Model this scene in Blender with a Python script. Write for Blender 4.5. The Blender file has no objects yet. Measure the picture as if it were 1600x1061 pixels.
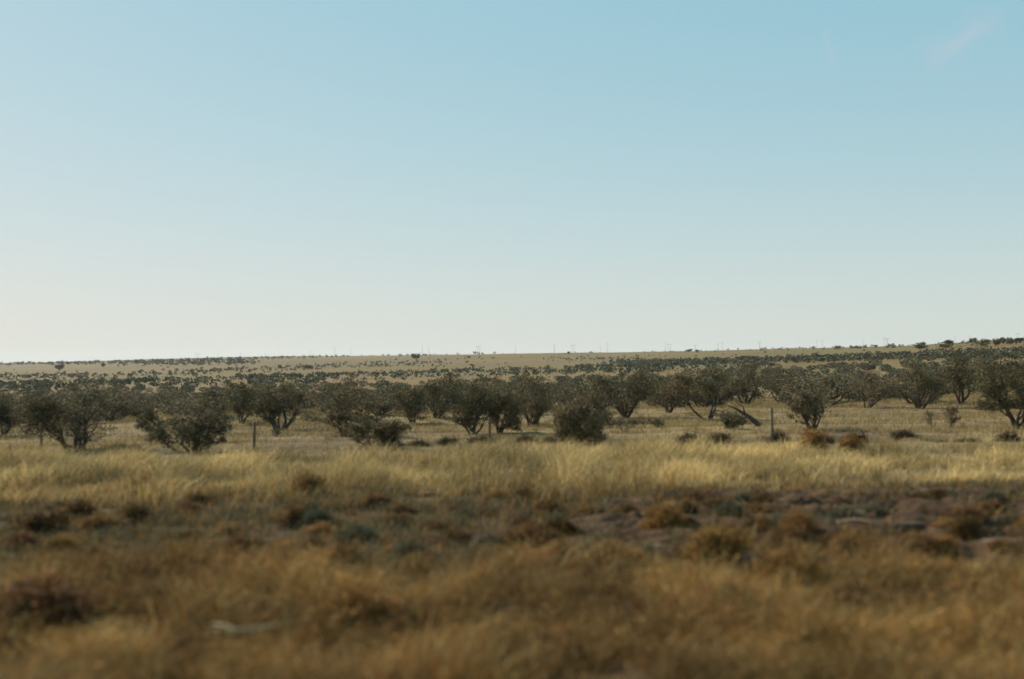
import bpy, math, random
import numpy as np
from mathutils import Vector, Matrix

# ------------------------------------------------------------------ camera
EYE = 2.6
FPX = 1778.0                       # focal length in pixels of the 1600 px wide photograph
PITCH = math.radians(1.14)
ROLL = math.radians(0.57)
S = bpy.context.scene
COL = S.collection
cam_d = bpy.data.cameras.new('camera')
cam = bpy.data.objects.new('camera', cam_d); COL.objects.link(cam)
cam_d.sensor_width = 36.0
cam_d.lens = 36.0 * FPX / 1600.0
cam_d.clip_start = 0.1
cam_d.clip_end = 40000
CAMROT = Matrix.Rotation(math.radians(90) + PITCH, 4, 'X') @ Matrix.Rotation(-ROLL, 4, 'Z')
cam.matrix_world = Matrix.Translation((0, 0, EYE)) @ CAMROT
cam_d.dof.use_dof = True
cam_d.dof.focus_distance = 120.0
cam_d.dof.aperture_fstop = 0.5
S.camera = cam
S.render.engine = 'CYCLES'
S.render.resolution_x, S.render.resolution_y = 1024, 679

# ------------------------------------------------------------------ sky and sun
SUN_EL, SUN_AZ = math.radians(38), math.radians(-57)     # azimuth measured from +Y towards +X
W = bpy.data.worlds.new('World'); S.world = W; W.use_nodes = True
nt = W.node_tree; nt.nodes.clear()
def N(t, kind, **kw):
    n = t.nodes.new(kind)
    for k, v in kw.items(): setattr(n, k, v)
    return n
def pixdir(px, py):
    v = Vector(((px - 800) / FPX, (530.5 - py) / FPX, -1.0))
    return (CAMROT.to_3x3() @ v).normalized()
sky = N(nt, 'ShaderNodeTexSky', sky_type='NISHITA', sun_disc=False)
sky.sun_elevation = SUN_EL
sky.sun_rotation = SUN_AZ
sky.altitude = 1800; sky.air_density = 1.0; sky.dust_density = 2.2; sky.ozone_density = 1.0
# film response of the photograph's sky: gentle per-channel contrast
sep = N(nt, 'ShaderNodeSeparateColor'); com = N(nt, 'ShaderNodeCombineColor')
nt.links.new(sky.outputs[0], sep.inputs[0])
tc = N(nt, 'ShaderNodeTexCoord')
def M_(op, a, b=None, t=None):
    t = next((v.id_data for v in (a, b) if isinstance(v, bpy.types.NodeSocket)), t)
    n = N(t, 'ShaderNodeMath', operation=op)
    for i, v in enumerate((a, b)):
        if v is None: continue
        if isinstance(v, (int, float)): n.inputs[i].default_value = v
        else: t.links.new(v, n.inputs[i])
    return n.outputs[0]
for ch, (gm, kk) in enumerate(((.60, .142), (.29, .269), (.22, .311))):
    nt.links.new(M_('MULTIPLY', M_('POWER', sep.outputs[ch], gm), kk * 10), com.inputs[ch])
def dot(vec):
    n = N(nt, 'ShaderNodeVectorMath', operation='DOT_PRODUCT')
    nt.links.new(tc.outputs['Generated'], n.inputs[0]); n.inputs[1].default_value = vec
    return n.outputs['Value']
nz = N(nt, 'ShaderNodeTexNoise'); nz.inputs['Scale'].default_value = 45; nz.inputs['Detail'].default_value = 5
nt.links.new(tc.outputs['Generated'], nz.inputs['Vector'])
sz = N(nt, 'ShaderNodeSeparateXYZ'); nt.links.new(tc.outputs['Generated'], sz.inputs[0])
lowair = N(nt, 'ShaderNodeMix', data_type='RGBA')       # dusty cream air low over the plain
nt.links.new(M_('MULTIPLY', M_('POWER', 2.718, M_('MULTIPLY', M_('MAXIMUM', sz.outputs[2], 0.0), -1 / .10)), .85), lowair.inputs[0])
nt.links.new(com.outputs[0], lowair.inputs[6]); lowair.inputs[7].default_value = (4.42, 4.62, 4.15, 1)
def wisp(p0, p1, width, warp):
    a, b = pixdir(*p0), pixdir(*p1)
    c = ((a + b) / 2).normalized(); along = (b - a); hl = along.length / 2; along.normalize()
    across = c.cross(along).normalized()
    s = M_('DIVIDE', M_('SUBTRACT', dot(along), c.dot(along)), hl)
    t = M_('SUBTRACT', dot(across), c.dot(across))
    t = M_('ADD', t, M_('MULTIPLY', M_('SUBTRACT', nz.outputs[0], 0.5), warp))
    t = M_('DIVIDE', t, width)
    e = M_('ADD', M_('POWER', M_('ABSOLUTE', s), 3.0), M_('MULTIPLY', t, t))
    return M_('POWER', 2.718, M_('MULTIPLY', e, -1.0))
m1 = M_('MULTIPLY', wisp((1452, 98), (1556, 22), 0.0105, 0.03), M_('MULTIPLY', nz.outputs[0], 0.44))
m2 = M_('MULTIPLY', wisp((1292, 50), (1306, 108), 0.0030, 0.012), 0.13)
m3 = M_('MULTIPLY', wisp((664, 331.5), (700, 330), 0.0004, 0.0), 0.12)
mx = N(nt, 'ShaderNodeMix', data_type='RGBA')
nt.links.new(M_('ADD', M_('ADD', m1, m2), m3), mx.inputs[0])
nt.links.new(lowair.outputs[2], mx.inputs[6]); mx.inputs[7].default_value = (4.3, 4.0, 4.4, 1)
bg = N(nt, 'ShaderNodeBackground'); bg.inputs['Strength'].default_value = 0.10
ow = N(nt, 'ShaderNodeOutputWorld')
nt.links.new(mx.outputs[2], bg.inputs['Color']); nt.links.new(bg.outputs[0], ow.inputs['Surface'])

sd = bpy.data.lights.new('sun', 'SUN'); sd.energy = 4.6; sd.angle = math.radians(0.5); sd.color = (1.0, 0.92, 0.80)
sun = bpy.data.objects.new('sun', sd); COL.objects.link(sun)
tosun = Vector((math.sin(SUN_AZ) * math.cos(SUN_EL), math.cos(SUN_AZ) * math.cos(SUN_EL), math.sin(SUN_EL)))
sun.rotation_euler = tosun.to_track_quat('Z', 'Y').to_euler()

S.view_settings.view_transform = 'Standard'; S.view_settings.look = 'None'
S.view_settings.gamma = 1.0; S.view_settings.exposure = 0.6

# ------------------------------------------------------------------ helpers
RNG = np.random.default_rng(7)
random.seed(7)
def hash2(ix, iy, seed):
    h = (ix.astype(np.int64) * 374761393 + iy.astype(np.int64) * 668265263 + seed * 974634777) & 0xffffffff
    h = ((h ^ (h >> 13)) * 1274126177) & 0xffffffff
    h = h ^ (h >> 16)
    return (h & 0xffff) / 65535.0
def vnoise(x, y, seed=0):
    x = np.asarray(x, float); y = np.asarray(y, float)
    ix, iy = np.floor(x), np.floor(y); fx, fy = x - ix, y - iy
    fx = fx * fx * (3 - 2 * fx); fy = fy * fy * (3 - 2 * fy)
    a, b = hash2(ix, iy, seed), hash2(ix + 1, iy, seed)
    c, d = hash2(ix, iy + 1, seed), hash2(ix + 1, iy + 1, seed)
    return (a * (1 - fx) + b * fx) * (1 - fy) + (c * (1 - fx) + d * fx) * fy
def fbm(x, y, seed=0, oct=4):
    v = 0; a = 0.5; t = 0
    for i in range(oct):
        v = v + a * vnoise(x, y, seed + i * 17); t += a
        x = x * 2.03 + 11.3; y = y * 2.03 + 5.7; a *= 0.5
    return v / t
def sstep(a, b, x):
    t = np.clip((x - a) / (b - a), 0, 1); return t * t * (3 - 2 * t)

# terrain profiles: ground height against distance, along five directions
KR = np.array([0, 10, 33, 60, 100, 150, 250, 400, 600, 800, 1100, 1500, 2200, 3000, 6000.])
PROF = np.array([
    [0, 0, 0, -.3, -1.1, -2.0, -1.8, -2.1, -1.9, -1.0, 0.8, 3.8, 8.5, 12.7, 9],
    [0, 0, 0, 0.0, -.9, -2.0, -1.3, -1.4, -.2, 2.0, 6.3, 10., 17., 23.5, 18],
    [0, 0, 0, 0.0, -.7, -1.5, -.5, -.5, 1.3, 5.3, 10.6, 13., 18., 23., 20],
    [0, 0, 0, 0.0, 0.0, -.2, 1.2, 2.6, 7.0, 10., 11.5, 12.5, 15., 18., 18],
    [0, 0, 0, 0.2, 0.5, 1.2, 3.4, 8.2, 10.5, 11.5, 12.5, 14., 16., 20., 18]])
KU = np.array([-.45, -.22, 0, .22, .45])
LT = np.linspace(0, math.log1p(6000), 700)
TAB = np.array([np.interp(LT, np.log1p(KR), p) for p in PROF])
ker = np.exp(-np.linspace(-2, 2, 31) ** 2); ker /= ker.sum()
TAB = np.array([np.convolve(np.pad(t, 15, 'edge'), ker, 'valid') for t in TAB])
def terrain(x, y, fine=True):
    x = np.asarray(x, float); y = np.asarray(y, float)
    r = np.hypot(x, y); az = np.arctan2(x, np.maximum(y, 1e-6))
    u = np.clip(np.tan(np.clip(az, -1.2, 1.2)), -.45, .45)
    k = (np.log1p(r) / LT[-1]) * (len(LT) - 1); k = np.clip(k, 0, len(LT) - 1.001)
    k0 = k.astype(int); f = k - k0
    cols = TAB[:, k0] * (1 - f) + TAB[:, k0 + 1] * f
    j = np.clip(np.searchsorted(KU, u) - 1, 0, 3); g = (u - KU[j]) / (KU[j + 1] - KU[j])
    g = g * g * (3 - 2 * g) * .5 + g * .5
    z = np.take_along_axis(cols, j[None], 0)[0] * (1 - g) + np.take_along_axis(cols, j[None] + 1, 0)[0] * g \
        if x.ndim else cols[j] * (1 - g) + cols[j + 1] * g
    # broad undulation far out, small relief close by
    z = z + (fbm(x / 160, y / 160, 3, 3) - .5) * 1.6 * sstep(150, 500, r)
    z = z + (fbm(x / 9, y / 6, 5, 3) - .5) * 0.28 * sstep(6, 14, r)
    if fine:
        # churned, rutted soil to the right of centre, 14 to 22 m out
        mask = sstep(0.3, 2.5, x) * sstep(13, 15, y) * (1 - sstep(20, 23, y))
        rid = 1 - np.abs(fbm(x / 1.6, y / .75, 9, 4) * 2 - 1)
        z = z + mask * (rid - .6) * 0.75
        z = z + (fbm(x / .7, y / .5, 12, 3) - .5) * 0.10 * (1 - sstep(40, 70, r))
        # low bank at the fence line
        bank = np.exp(-((y - 36.2 - 0.9 * np.sin(x * .21)) / .9) ** 2)
        z = z - bank * 0.42 * sstep(.36, .55, fbm(x / 3, y / 3 + 4, 21, 2))
    return z
def tz(x, y): return float(terrain(np.array([x]), np.array([y]))[0])
def hit(px, py):
    """where the sight line through a photo pixel meets the ground"""
    d = pixdir(px, py)
    ts = np.geomspace(6, 6000, 1500)
    X, Y, Z = d.x * ts, d.y * ts, EYE + d.z * ts
    below = np.nonzero(Z < terrain(X, Y, False))[0]
    i = below[0] if len(below) else len(ts) - 1
    return X[i], Y[i], ts[i]

def mesh_from(name, V, F, colors=None, smooth=False, mat=None, lens=None):
    """V (n,3); F (m,k) index array, or a flat index array with lens"""
    me = bpy.data.meshes.new(name)
    V = np.asarray(V, np.float32)
    if lens is None:
        lens = np.full(len(F), F.shape[1], np.int32); F = F.reshape(-1)
    F = np.asarray(F, np.int32)
    me.vertices.add(len(V)); me.vertices.foreach_set('co', V.reshape(-1))
    me.loops.add(len(F)); me.loops.foreach_set('vertex_index', F)
    me.polygons.add(len(lens))
    me.polygons.foreach_set('loop_start', np.concatenate(([0], np.cumsum(lens)[:-1])).astype(np.int32))
    me.polygons.foreach_set('loop_total', lens.astype(np.int32))
    if smooth: me.polygons.foreach_set('use_smooth', np.ones(len(lens), bool))
    if colors is not None:
        a = me.color_attributes.new('tone', 'FLOAT_COLOR', 'POINT')
        c = np.ones((len(V), 4), np.float32); c[:, :3] = colors
        a.data.foreach_set('color', c.reshape(-1))
    me.update(calc_edges=True)
    if mat: me.materials.append(mat)
    return me
def ob(name, me, parent=None, loc=(0, 0, 0)):
    o = bpy.data.objects.new(name, me); COL.objects.link(o); o.location = loc
    if parent: o.parent = parent
    return o
def tag(o, label=None, cat=None, group=None, kind=None):
    if label: o['label'] = label
    if cat: o['category'] = cat
    if group: o['group'] = group
    if kind: o['kind'] = kind
    return o
def empty(name, loc, rz=0, sc=(1, 1, 1)):
    o = bpy.data.objects.new(name, None); COL.objects.link(o)
    o.location = loc; o.rotation_euler = (0, 0, rz); o.scale = sc; o.empty_display_size = .2
    return o

class Tubes:
    def __init__(s): s.V = []; s.F = []; s.n = 0
    def tube(s, pts, rad, k=6):
        pts = [Vector(p) for p in pts]; n = len(pts)
        for i, p in enumerate(pts):
            d = (pts[min(i + 1, n - 1)] - pts[max(i - 1, 0)]).normalized()
            a = d.orthogonal().normalized() if abs(d.z) > .95 else d.cross(Vector((0, 0, 1))).normalized()
            b = d.cross(a)
            for j in range(k):
                t = 2 * math.pi * j / k
                s.V.append(p + (a * math.cos(t) + b * math.sin(t)) * rad[i])
        for i in range(n - 1):
            for j in range(k):
                q = s.n + i * k + j; w = s.n + i * k + (j + 1) % k
                s.F.append((q, w, w + k, q + k))
        c0 = len(s.V); s.V += [pts[0], pts[-1]]
        for j in range(k):
            s.F.append((s.n + (j + 1) % k, s.n + j, c0)); e = s.n + (n - 1) * k
            s.F.append((e + j, e + (j + 1) % k, c0 + 1))
        s.n = len(s.V)
    def mesh(s, name, mat, smooth=True):
        me = bpy.data.meshes.new(name); me.from_pydata([tuple(v) for v in s.V], [], s.F)
        if smooth: me.polygons.foreach_set('use_smooth', [True] * len(me.polygons))
        me.materials.append(mat); me.update(); return me

# ------------------------------------------------------------------ materials
def mat(name, rough=.9):
    m = bpy.data.materials.new(name); m.use_nodes = True
    t = m.node_tree; b = t.nodes['Principled BSDF']; b.inputs['Roughness'].default_value = rough
    b.inputs['Specular IOR Level'].default_value = 0.2
    return m, t, b
def tone_mat(name, hue=(1, 1, 1), rnd=0.25, trans=0.25, scale=6.0):
    """colour from the mesh's own per-leaf tone, varied per object and by noise"""
    m, t, b = mat(name)
    at = N(t, 'ShaderNodeAttribute', attribute_name='tone')
    oi = N(t, 'ShaderNodeObjectInfo')
    no = N(t, 'ShaderNodeTexNoise'); no.inputs['Scale'].default_value = scale; no.inputs['Detail'].default_value = 3
    tcn = N(t, 'ShaderNodeTexCoord'); t.links.new(tcn.outputs['Object'], no.inputs['Vector'])
    v = M_('ADD', M_('MULTIPLY', oi.outputs['Random'], rnd), 1 - rnd / 2, t)
    v = M_('MULTIPLY', v, M_('ADD', M_('MULTIPLY', no.outputs[0], .7), .65, t), t)
    hs = N(t, 'ShaderNodeHueSaturation')
    t.links.new(M_('ADD', M_('MULTIPLY', oi.outputs['Random'], -.05 * min(rnd, .5)), .5 + .025 * min(rnd, .5)), hs.inputs['Hue'])
    t.links.new(v, hs.inputs['Value']); t.links.new(at.outputs['Color'], hs.inputs['Color'])
    t.links.new(hs.outputs[0], b.inputs['Base Color'])
    if trans:
        tr = N(t, 'ShaderNodeBsdfTranslucent'); t.links.new(hs.outputs[0], tr.inputs['Color'])
        mixs = N(t, 'ShaderNodeMixShader'); mixs.inputs[0].default_value = trans
        t.links.new(b.outputs[0], mixs.inputs[1]); t.links.new(tr.outputs[0], mixs.inputs[2])
        t.links.new(mixs.outputs[0], t.nodes['Material Output'].inputs['Surface'])
    return m
MAT_LEAF = tone_mat('juniper_foliage', rnd=.5, trans=.12, scale=1.7)
MAT_FAR = tone_mat('distant_foliage', rnd=0, trans=.1, scale=.02)
MAT_GRASS = tone_mat('dry_grass', rnd=0, trans=.3, scale=.6)
MAT_BRUSH = tone_mat('dry_brush', rnd=.3, trans=.2, scale=3)
def simple(name, c1, c2, scale, bump=.3, rough=.9):
    m, t, b = mat(name, rough)
    no = N(t, 'ShaderNodeTexNoise'); no.inputs['Scale'].default_value = scale; no.inputs['Detail'].default_value = 6
    tcn = N(t, 'ShaderNodeTexCoord'); t.links.new(tcn.outputs['Object'], no.inputs['Vector'])
    r = N(t, 'ShaderNodeValToRGB'); r.color_ramp.elements[0].position = .35; r.color_ramp.elements[1].position = .65
    r.color_ramp.elements[0].color = (*c1, 1); r.color_ramp.elements[1].color = (*c2, 1)
    t.links.new(no.outputs[0], r.inputs[0]); t.links.new(r.outputs[0], b.inputs['Base Color'])
    bp = N(t, 'ShaderNodeBump'); bp.inputs['Strength'].default_value = bump
    t.links.new(no.outputs[0], bp.inputs['Height']); t.links.new(bp.outputs[0], b.inputs['Normal'])
    return m
MAT_BARK = simple('grey_bark', (.045, .036, .028), (.11, .09, .07), 14, .5)
MAT_POST = simple('weathered_wood', (.07, .055, .04), (.14, .11, .08), 9, .4)
MAT_POLE = simple('pole_wood', (.22, .21, .20), (.30, .29, .28), .8, .1)
MAT_WIRE = simple('rusty_wire', (.08, .05, .035), (.14, .09, .06), 30, .1, .6)
MAT_ROCK = simple('pale_sandstone', (.10, .065, .038), (.22, .155, .095), 5, .6)
MAT_ROCKD = simple('brown_stone', (.05, .033, .022), (.09, .06, .04), 5, .6)
MAT_STICK = simple('bleached_wood', (.26, .20, .11), (.42, .34, .20), 3, .4)

# ground: soil and litter tones in world space
mg, t, b = mat('ground_soil', .95)
at = N(t, 'ShaderNodeAttribute', attribute_name='tone')
geo = N(t, 'ShaderNodeNewGeometry')
def noise(scale, detail=5, stretch=None):
    n = N(t, 'ShaderNodeTexNoise'); n.inputs['Scale'].default_value = scale; n.inputs['Detail'].default_value = detail
    t.links.new(geo.outputs['Position'], n.inputs['Vector']); return n.outputs[0]
f1 = M_('ADD', M_('MULTIPLY', noise(6.0, 8), .9), .55, t)
f2 = M_('ADD', M_('MULTIPLY', noise(.35, 6), .7), .65, t)
f3 = M_('ADD', M_('MULTIPLY', noise(.03, 5), .5), .75, t)
hs = N(t, 'ShaderNodeHueSaturation'); t.links.new(at.outputs['Color'], hs.inputs['Color'])
t.links.new(M_('MULTIPLY', M_('MULTIPLY', f1, f2, t), f3, t), hs.inputs['Value'])
t.links.new(M_('ADD', M_('MULTIPLY', noise(.8, 3), .04), .48, t), hs.inputs['Hue'])
t.links.new(hs.outputs[0], b.inputs['Base Color'])
bp = N(t, 'ShaderNodeBump'); bp.inputs['Strength'].default_value = .8; bp.inputs['Distance'].default_value = .06
t.links.new(noise(9, 8), bp.inputs['Height']); t.links.new(bp.outputs[0], b.inputs['Normal'])

# ------------------------------------------------------------------ colour fields of the land
STRAW = np.array([.43, .30, .115]); PALE = np.array([.56, .42, .19]); OCHRE = np.array([.33, .175, .045])
RUST = np.array([.22, .105, .032]); SAGE = np.array([.14, .14, .085]); SOIL = np.array([.15, .10, .046]); DARK = np.array([.065, .041, .023])
FARG = np.array([.125, .085, .026])
def mixc(a, b, w): return a * (1 - w[..., None]) + b * w[..., None]
def ground_tone(x, y):
    r = np.hypot(x, y)
    c = np.broadcast_to(np.array([.185, .13, .056]), x.shape + (3,)).copy()
    c = mixc(c, SOIL * .75, sstep(.45, .6, fbm(x / 4, y / 2, 31)) * .8)
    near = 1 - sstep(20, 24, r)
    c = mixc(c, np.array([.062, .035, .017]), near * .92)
    rut = sstep(0, 2, x) * sstep(12, 15, y) * (1 - sstep(20, 23, y))
    c = mixc(c, np.array([.045, .023, .011]), rut * .9 * sstep(.3, .5, fbm(x / 1.5, y, 37)))
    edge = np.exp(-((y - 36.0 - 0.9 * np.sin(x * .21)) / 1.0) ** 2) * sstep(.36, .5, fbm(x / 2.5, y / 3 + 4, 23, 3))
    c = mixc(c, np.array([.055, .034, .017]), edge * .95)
    far = sstep(120, 220, r)
    fg = mixc(np.broadcast_to(FARG, c.shape), np.array([.105, .088, .036]), sstep(.42, .62, fbm(x / 90, y / 60, 41)) * .7)
    fg = mixc(fg, np.array([.155, .093, .036]), sstep(.5, .65, fbm(x / 60, y / 100, 43)) * .6)
    c = mixc(c, fg, far)
    return c

# ------------------------------------------------------------------ ground sheet (one polar sheet reaching beyond the ridges)
azf = np.radians(np.concatenate([np.arange(-180, -34, 4.0), np.arange(-34, 34, .13), np.arange(34, 180, 4.0)]))
rr = np.concatenate([[1.0, 3.0, 5.0, 6.5], np.geomspace(7.5, 45, 420), np.geomspace(45, 900, 300)[1:], np.geomspace(900, 6000, 110)[1:]])
A, R = np.meshgrid(azf, rr)
GX, GY = np.sin(A) * R, np.cos(A) * R
GZ = terrain(GX.ravel(), GY.ravel()).reshape(GX.shape)
na, nr = len(azf), len(rr)
V = np.stack([GX, GY, GZ], -1).reshape(-1, 3)
i = np.arange(nr - 1)[:, None] * na; j = np.arange(na)[None]; jn = (j + 1) % na
F = np.stack([i + j, i + jn, i + na + jn, i + na + j], -1).reshape(-1, 4)[:, ::-1]
cz = len(V); V = np.vstack([V, [0, 0, terrain(np.array([0.]), np.array([0.]))[0]]])
fan = np.stack([np.full(na, cz), j[0], jn[0]], -1)[:, ::-1]
fl = np.concatenate([F.reshape(-1), fan.reshape(-1)]); ln = np.concatenate([np.full(len(F), 4), np.full(na, 3)])
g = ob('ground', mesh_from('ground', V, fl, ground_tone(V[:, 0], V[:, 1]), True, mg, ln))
tag(g, kind='structure')

# ------------------------------------------------------------------ grass and brush blades
def blades(name, P, H, Wd, C, lean=.35, wind=(.25, 0), mt=None, tri=False, heads=0):
    """P base points (n,3); each blade one bent leaf of two faces"""
    n = len(P)
    a = RNG.uniform(0, 2 * math.pi, n); side = np.stack([np.cos(a), np.sin(a), np.zeros(n)], -1)
    ld = RNG.normal(0, lean, (n, 2)) + np.array(wind)
    tip = P + np.stack([ld[:, 0] * H, ld[:, 1] * H, H * RNG.uniform(.75, 1, n)], -1)
    mid = P + np.stack([ld[:, 0] * H * .35, ld[:, 1] * H * .35, H * .55], -1)
    w = side * Wd[:, None] * .5
    if tri:
        V = np.stack([P - w, P + w, tip], 1).reshape(-1, 3)
        F = np.arange(3 * n).reshape(-1, 3); me = mesh_from(name, V, F, np.repeat(C, 3, 0), False, mt or MAT_GRASS)
        return me
    V = np.stack([P - w * .8, P + w * .8, mid + w, mid - w, tip], 1).reshape(-1, 3)
    b = np.arange(n)[:, None] * 5
    F = np.concatenate([b + [[0, 1, 2, 3]], b + [[3, 2, 4]]], 1).reshape(-1)
    ln = np.tile([4, 3], n); CC = np.repeat(C, 5, 0)
    if heads:                                   # small seed heads and dry leaves round the upper stems
        k = RNG.choice(n, int(n * heads)); m = len(k)
        q = tip[k] + RNG.normal(0, .018, (m, 3)) - (tip[k] - mid[k]) * RNG.uniform(0, 1.1, (m, 1))
        a1 = RNG.normal(0, 1, (m, 3)); a1 /= np.linalg.norm(a1, axis=1)[:, None]; a2 = np.cross(a1, RNG.normal(0, 1, (m, 3)))
        l = RNG.uniform(.006, .018, (m, 1))
        HV = np.stack([q - a1 * l, q + a2 * l * .45, q + a1 * l, q - a2 * l * .45], 1).reshape(-1, 3)
        F = np.concatenate([F, np.arange(4 * m) + len(V)]); V = np.vstack([V, HV]); ln = np.concatenate([ln, np.full(m, 4)])
        CC = np.vstack([CC, np.repeat(C[k] * RNG.uniform(.7, 1.6, (m, 1)), 4, 0)])
    return mesh_from(name, V, F, CC, False, mt or MAT_GRASS, ln)

def scatter(n, y0, y1, margin=3.0, umax=.50):
    """points in the wedge of land that can be seen, even per square metre"""
    y = np.sqrt(RNG.uniform(y0 ** 2, y1 ** 2, n)); x = RNG.uniform(-1, 1, n) * (y * umax + margin)
    return x, y
def tufts(nt_, per, y0, y1, spread, keep, **kw):
    x, y = scatter(nt_, y0, y1, **kw)
    k = keep(x, y) > RNG.uniform(0, 1, nt_); x, y = x[k], y[k]
    m = RNG.poisson(per, len(x)) + 2
    idx = np.repeat(np.arange(len(x)), m)
    bx = x[idx] + RNG.normal(0, spread, len(idx)); by = y[idx] + RNG.normal(0, spread, len(idx))
    return x, y, idx, np.stack([bx, by, terrain(bx, by) - .02], -1)
def pick(weights, cols, n):
    """weights (n,k) -> one colour per point"""
    w = np.cumsum(weights / weights.sum(1, keepdims=True), 1); r = RNG.uniform(0, 1, n)[:, None]
    return np.array(cols)[np.minimum((r > w).sum(1), len(cols) - 1)]

# tall pale straw belt, 21 to 33 m
def belt(x, y):
    e = 21.4 + 5.5 * (fbm(x / 2.5, y / 30, 51) - .5) + 1.3 * sstep(1, 5, x) + .06 * x * 0
    return sstep(e - 1.2, e + 1.5, y) * (1 - sstep(29.6, 31.4, y + 1.6 * (fbm(x / 1.5, y / 9, 55) - .5))) * (.10 + .90 * sstep(.36, .56, fbm(x / 1.8, y / .9, 53)))
tx, ty, idx, P = tufts(15000, 16, 19, 34, .09, belt)
n = len(P); h0 = (.12 + 1.05 * fbm(tx / 1.2, ty / 1.6, 57) ** 2)[idx] * RNG.uniform(.5, 1.3, n)
s1 = fbm(tx / 2.5, ty / 1.8, 59)[idx]
Wt = np.stack([.5 + 0 * s1, sstep(.35, .6, s1) * 1.0, sstep(.5, .3, s1) * .5, sstep(.55, .4, s1) * .4, (ty[idx] < 23.5) * .6], -1)
C = pick(np.maximum(Wt, 0), [STRAW * .9, PALE, STRAW * .5, SAGE * 1.1, OCHRE * .9], n) * (.82 + .42 * sstep(.35, .65, fbm(tx / 1.3, ty / 1.5, 58)))[idx][:, None] * RNG.uniform(.6, 1.25, (n, 1))
tag(ob('straw_grass', blades('straw_grass', P, h0, RNG.uniform(.006, .014, n), C, .50, (.2, 0), heads=.5)), 'belt of tall pale straw grass between the dark soil and the fence', 'grass', kind='stuff')

# sparse short grass among the shrubs, 33 to 130 m
def midk(x, y): return (1 - .85 * np.exp(-((y - 36.0 - .9 * np.sin(x * .21)) / .9) ** 2) * sstep(.36, .5, fbm(x / 2.5, y / 3 + 4, 23, 3))) * (.2 + .8 * sstep(.4, .6, fbm(x / 5, y / 2.5, 61)))
tx, ty, idx, P = tufts(29000, 9, 30, 75, .14, midk)
n = len(P); h0 = RNG.uniform(.10, .30, n) * (.6 + .7 * fbm(tx / 3, ty / 3, 63))[idx]
C = pick(np.tile([[.6, .35, .2, .15]], (n, 1)), [STRAW * .7, PALE * .6, SAGE * .9, STRAW * .4], n) * RNG.uniform(.8, 1.15, (n, 1))
tag(ob('short_grass', blades('short_grass', P, h0, RNG.uniform(.012, .03, n), C, .4, (.1, 0), tri=True)), 'sparse short tan grass on the open soil between the shrubs', 'grass', kind='stuff')

# scrubby middle ground, 14.5 to 22 m
def scrubk(x, y): return (.2 + .8 * sstep(.42, .6, fbm(x / 1.3, y / .9, 67))) * (1 - .7 * sstep(0, 2.5, x) * sstep(13, 14, y) * (1 - sstep(20.5, 22.5, y)))
tx, ty, idx, P = tufts(13000, 16, 12.6, 23, .09, scrubk)
n = len(P); h0 = RNG.uniform(.08, .26, n) * (.5 + .9 * fbm(tx, ty, 69))[idx]
s1 = RNG.uniform(0, 1, len(tx))[idx]
C = pick(np.stack([(s1 < .35) + .1, (s1 > .75) + .1, (s1 > .5) * .7 + .1, 0 * s1 + .3], -1), [SAGE * .8, OCHRE * .8, STRAW * .55, DARK * 1.2], n) * RNG.uniform(.7, 1.2, (n, 1))
tag(ob('scrub_grass', blades('scrub_grass', P, h0, RNG.uniform(.006, .016, n), C, .5, (.1, 0))), 'low olive and brown scrub growth over dark soil in the middle ground', 'ground cover', kind='stuff')

# near russet weeds, 8 to 15.5 m
def neark(x, y): return (.12 + .88 * sstep(.38, .55, fbm(x / .9, y / .9, 71))) * (1 - sstep(12.5, 14.2, y + 3.5 * (fbm(x / 1.6, y / 9, 73) - .5)))
tx, ty, idx, P = tufts(7000, 34, 7.5, 16.2, .09, neark, margin=2)
n = len(P); h0 = (.08 + 1.0 * fbm(tx / .6, ty / .8, 75) ** 1.8)[idx] * RNG.uniform(.35, 1.1, n)
s1 = fbm(tx / 1.2, ty / 1.2, 77)[idx]
C = pick(np.stack([.35 + 0 * s1, sstep(.45, .6, s1) * .8, sstep(.5, .35, s1) * 1.0, .45 + 0 * s1, .2 + .5 * sstep(.5, .65, s1)], -1), [RUST * 1.15, OCHRE * .85, RUST * .55, STRAW * .5, STRAW * .85], n) * (.74 + .62 * sstep(.3, .7, fbm(tx / .9, ty / .9, 79)))[idx][:, None] * RNG.uniform(.7, 1.2, (n, 1))
tag(ob('russet_weeds', blades('russet_weeds', P, h0, RNG.uniform(.004, .012, n), C, .55, (.15, 0), heads=1.6)), 'thick russet brown dry weeds filling the foreground', 'weeds', kind='stuff')

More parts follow.
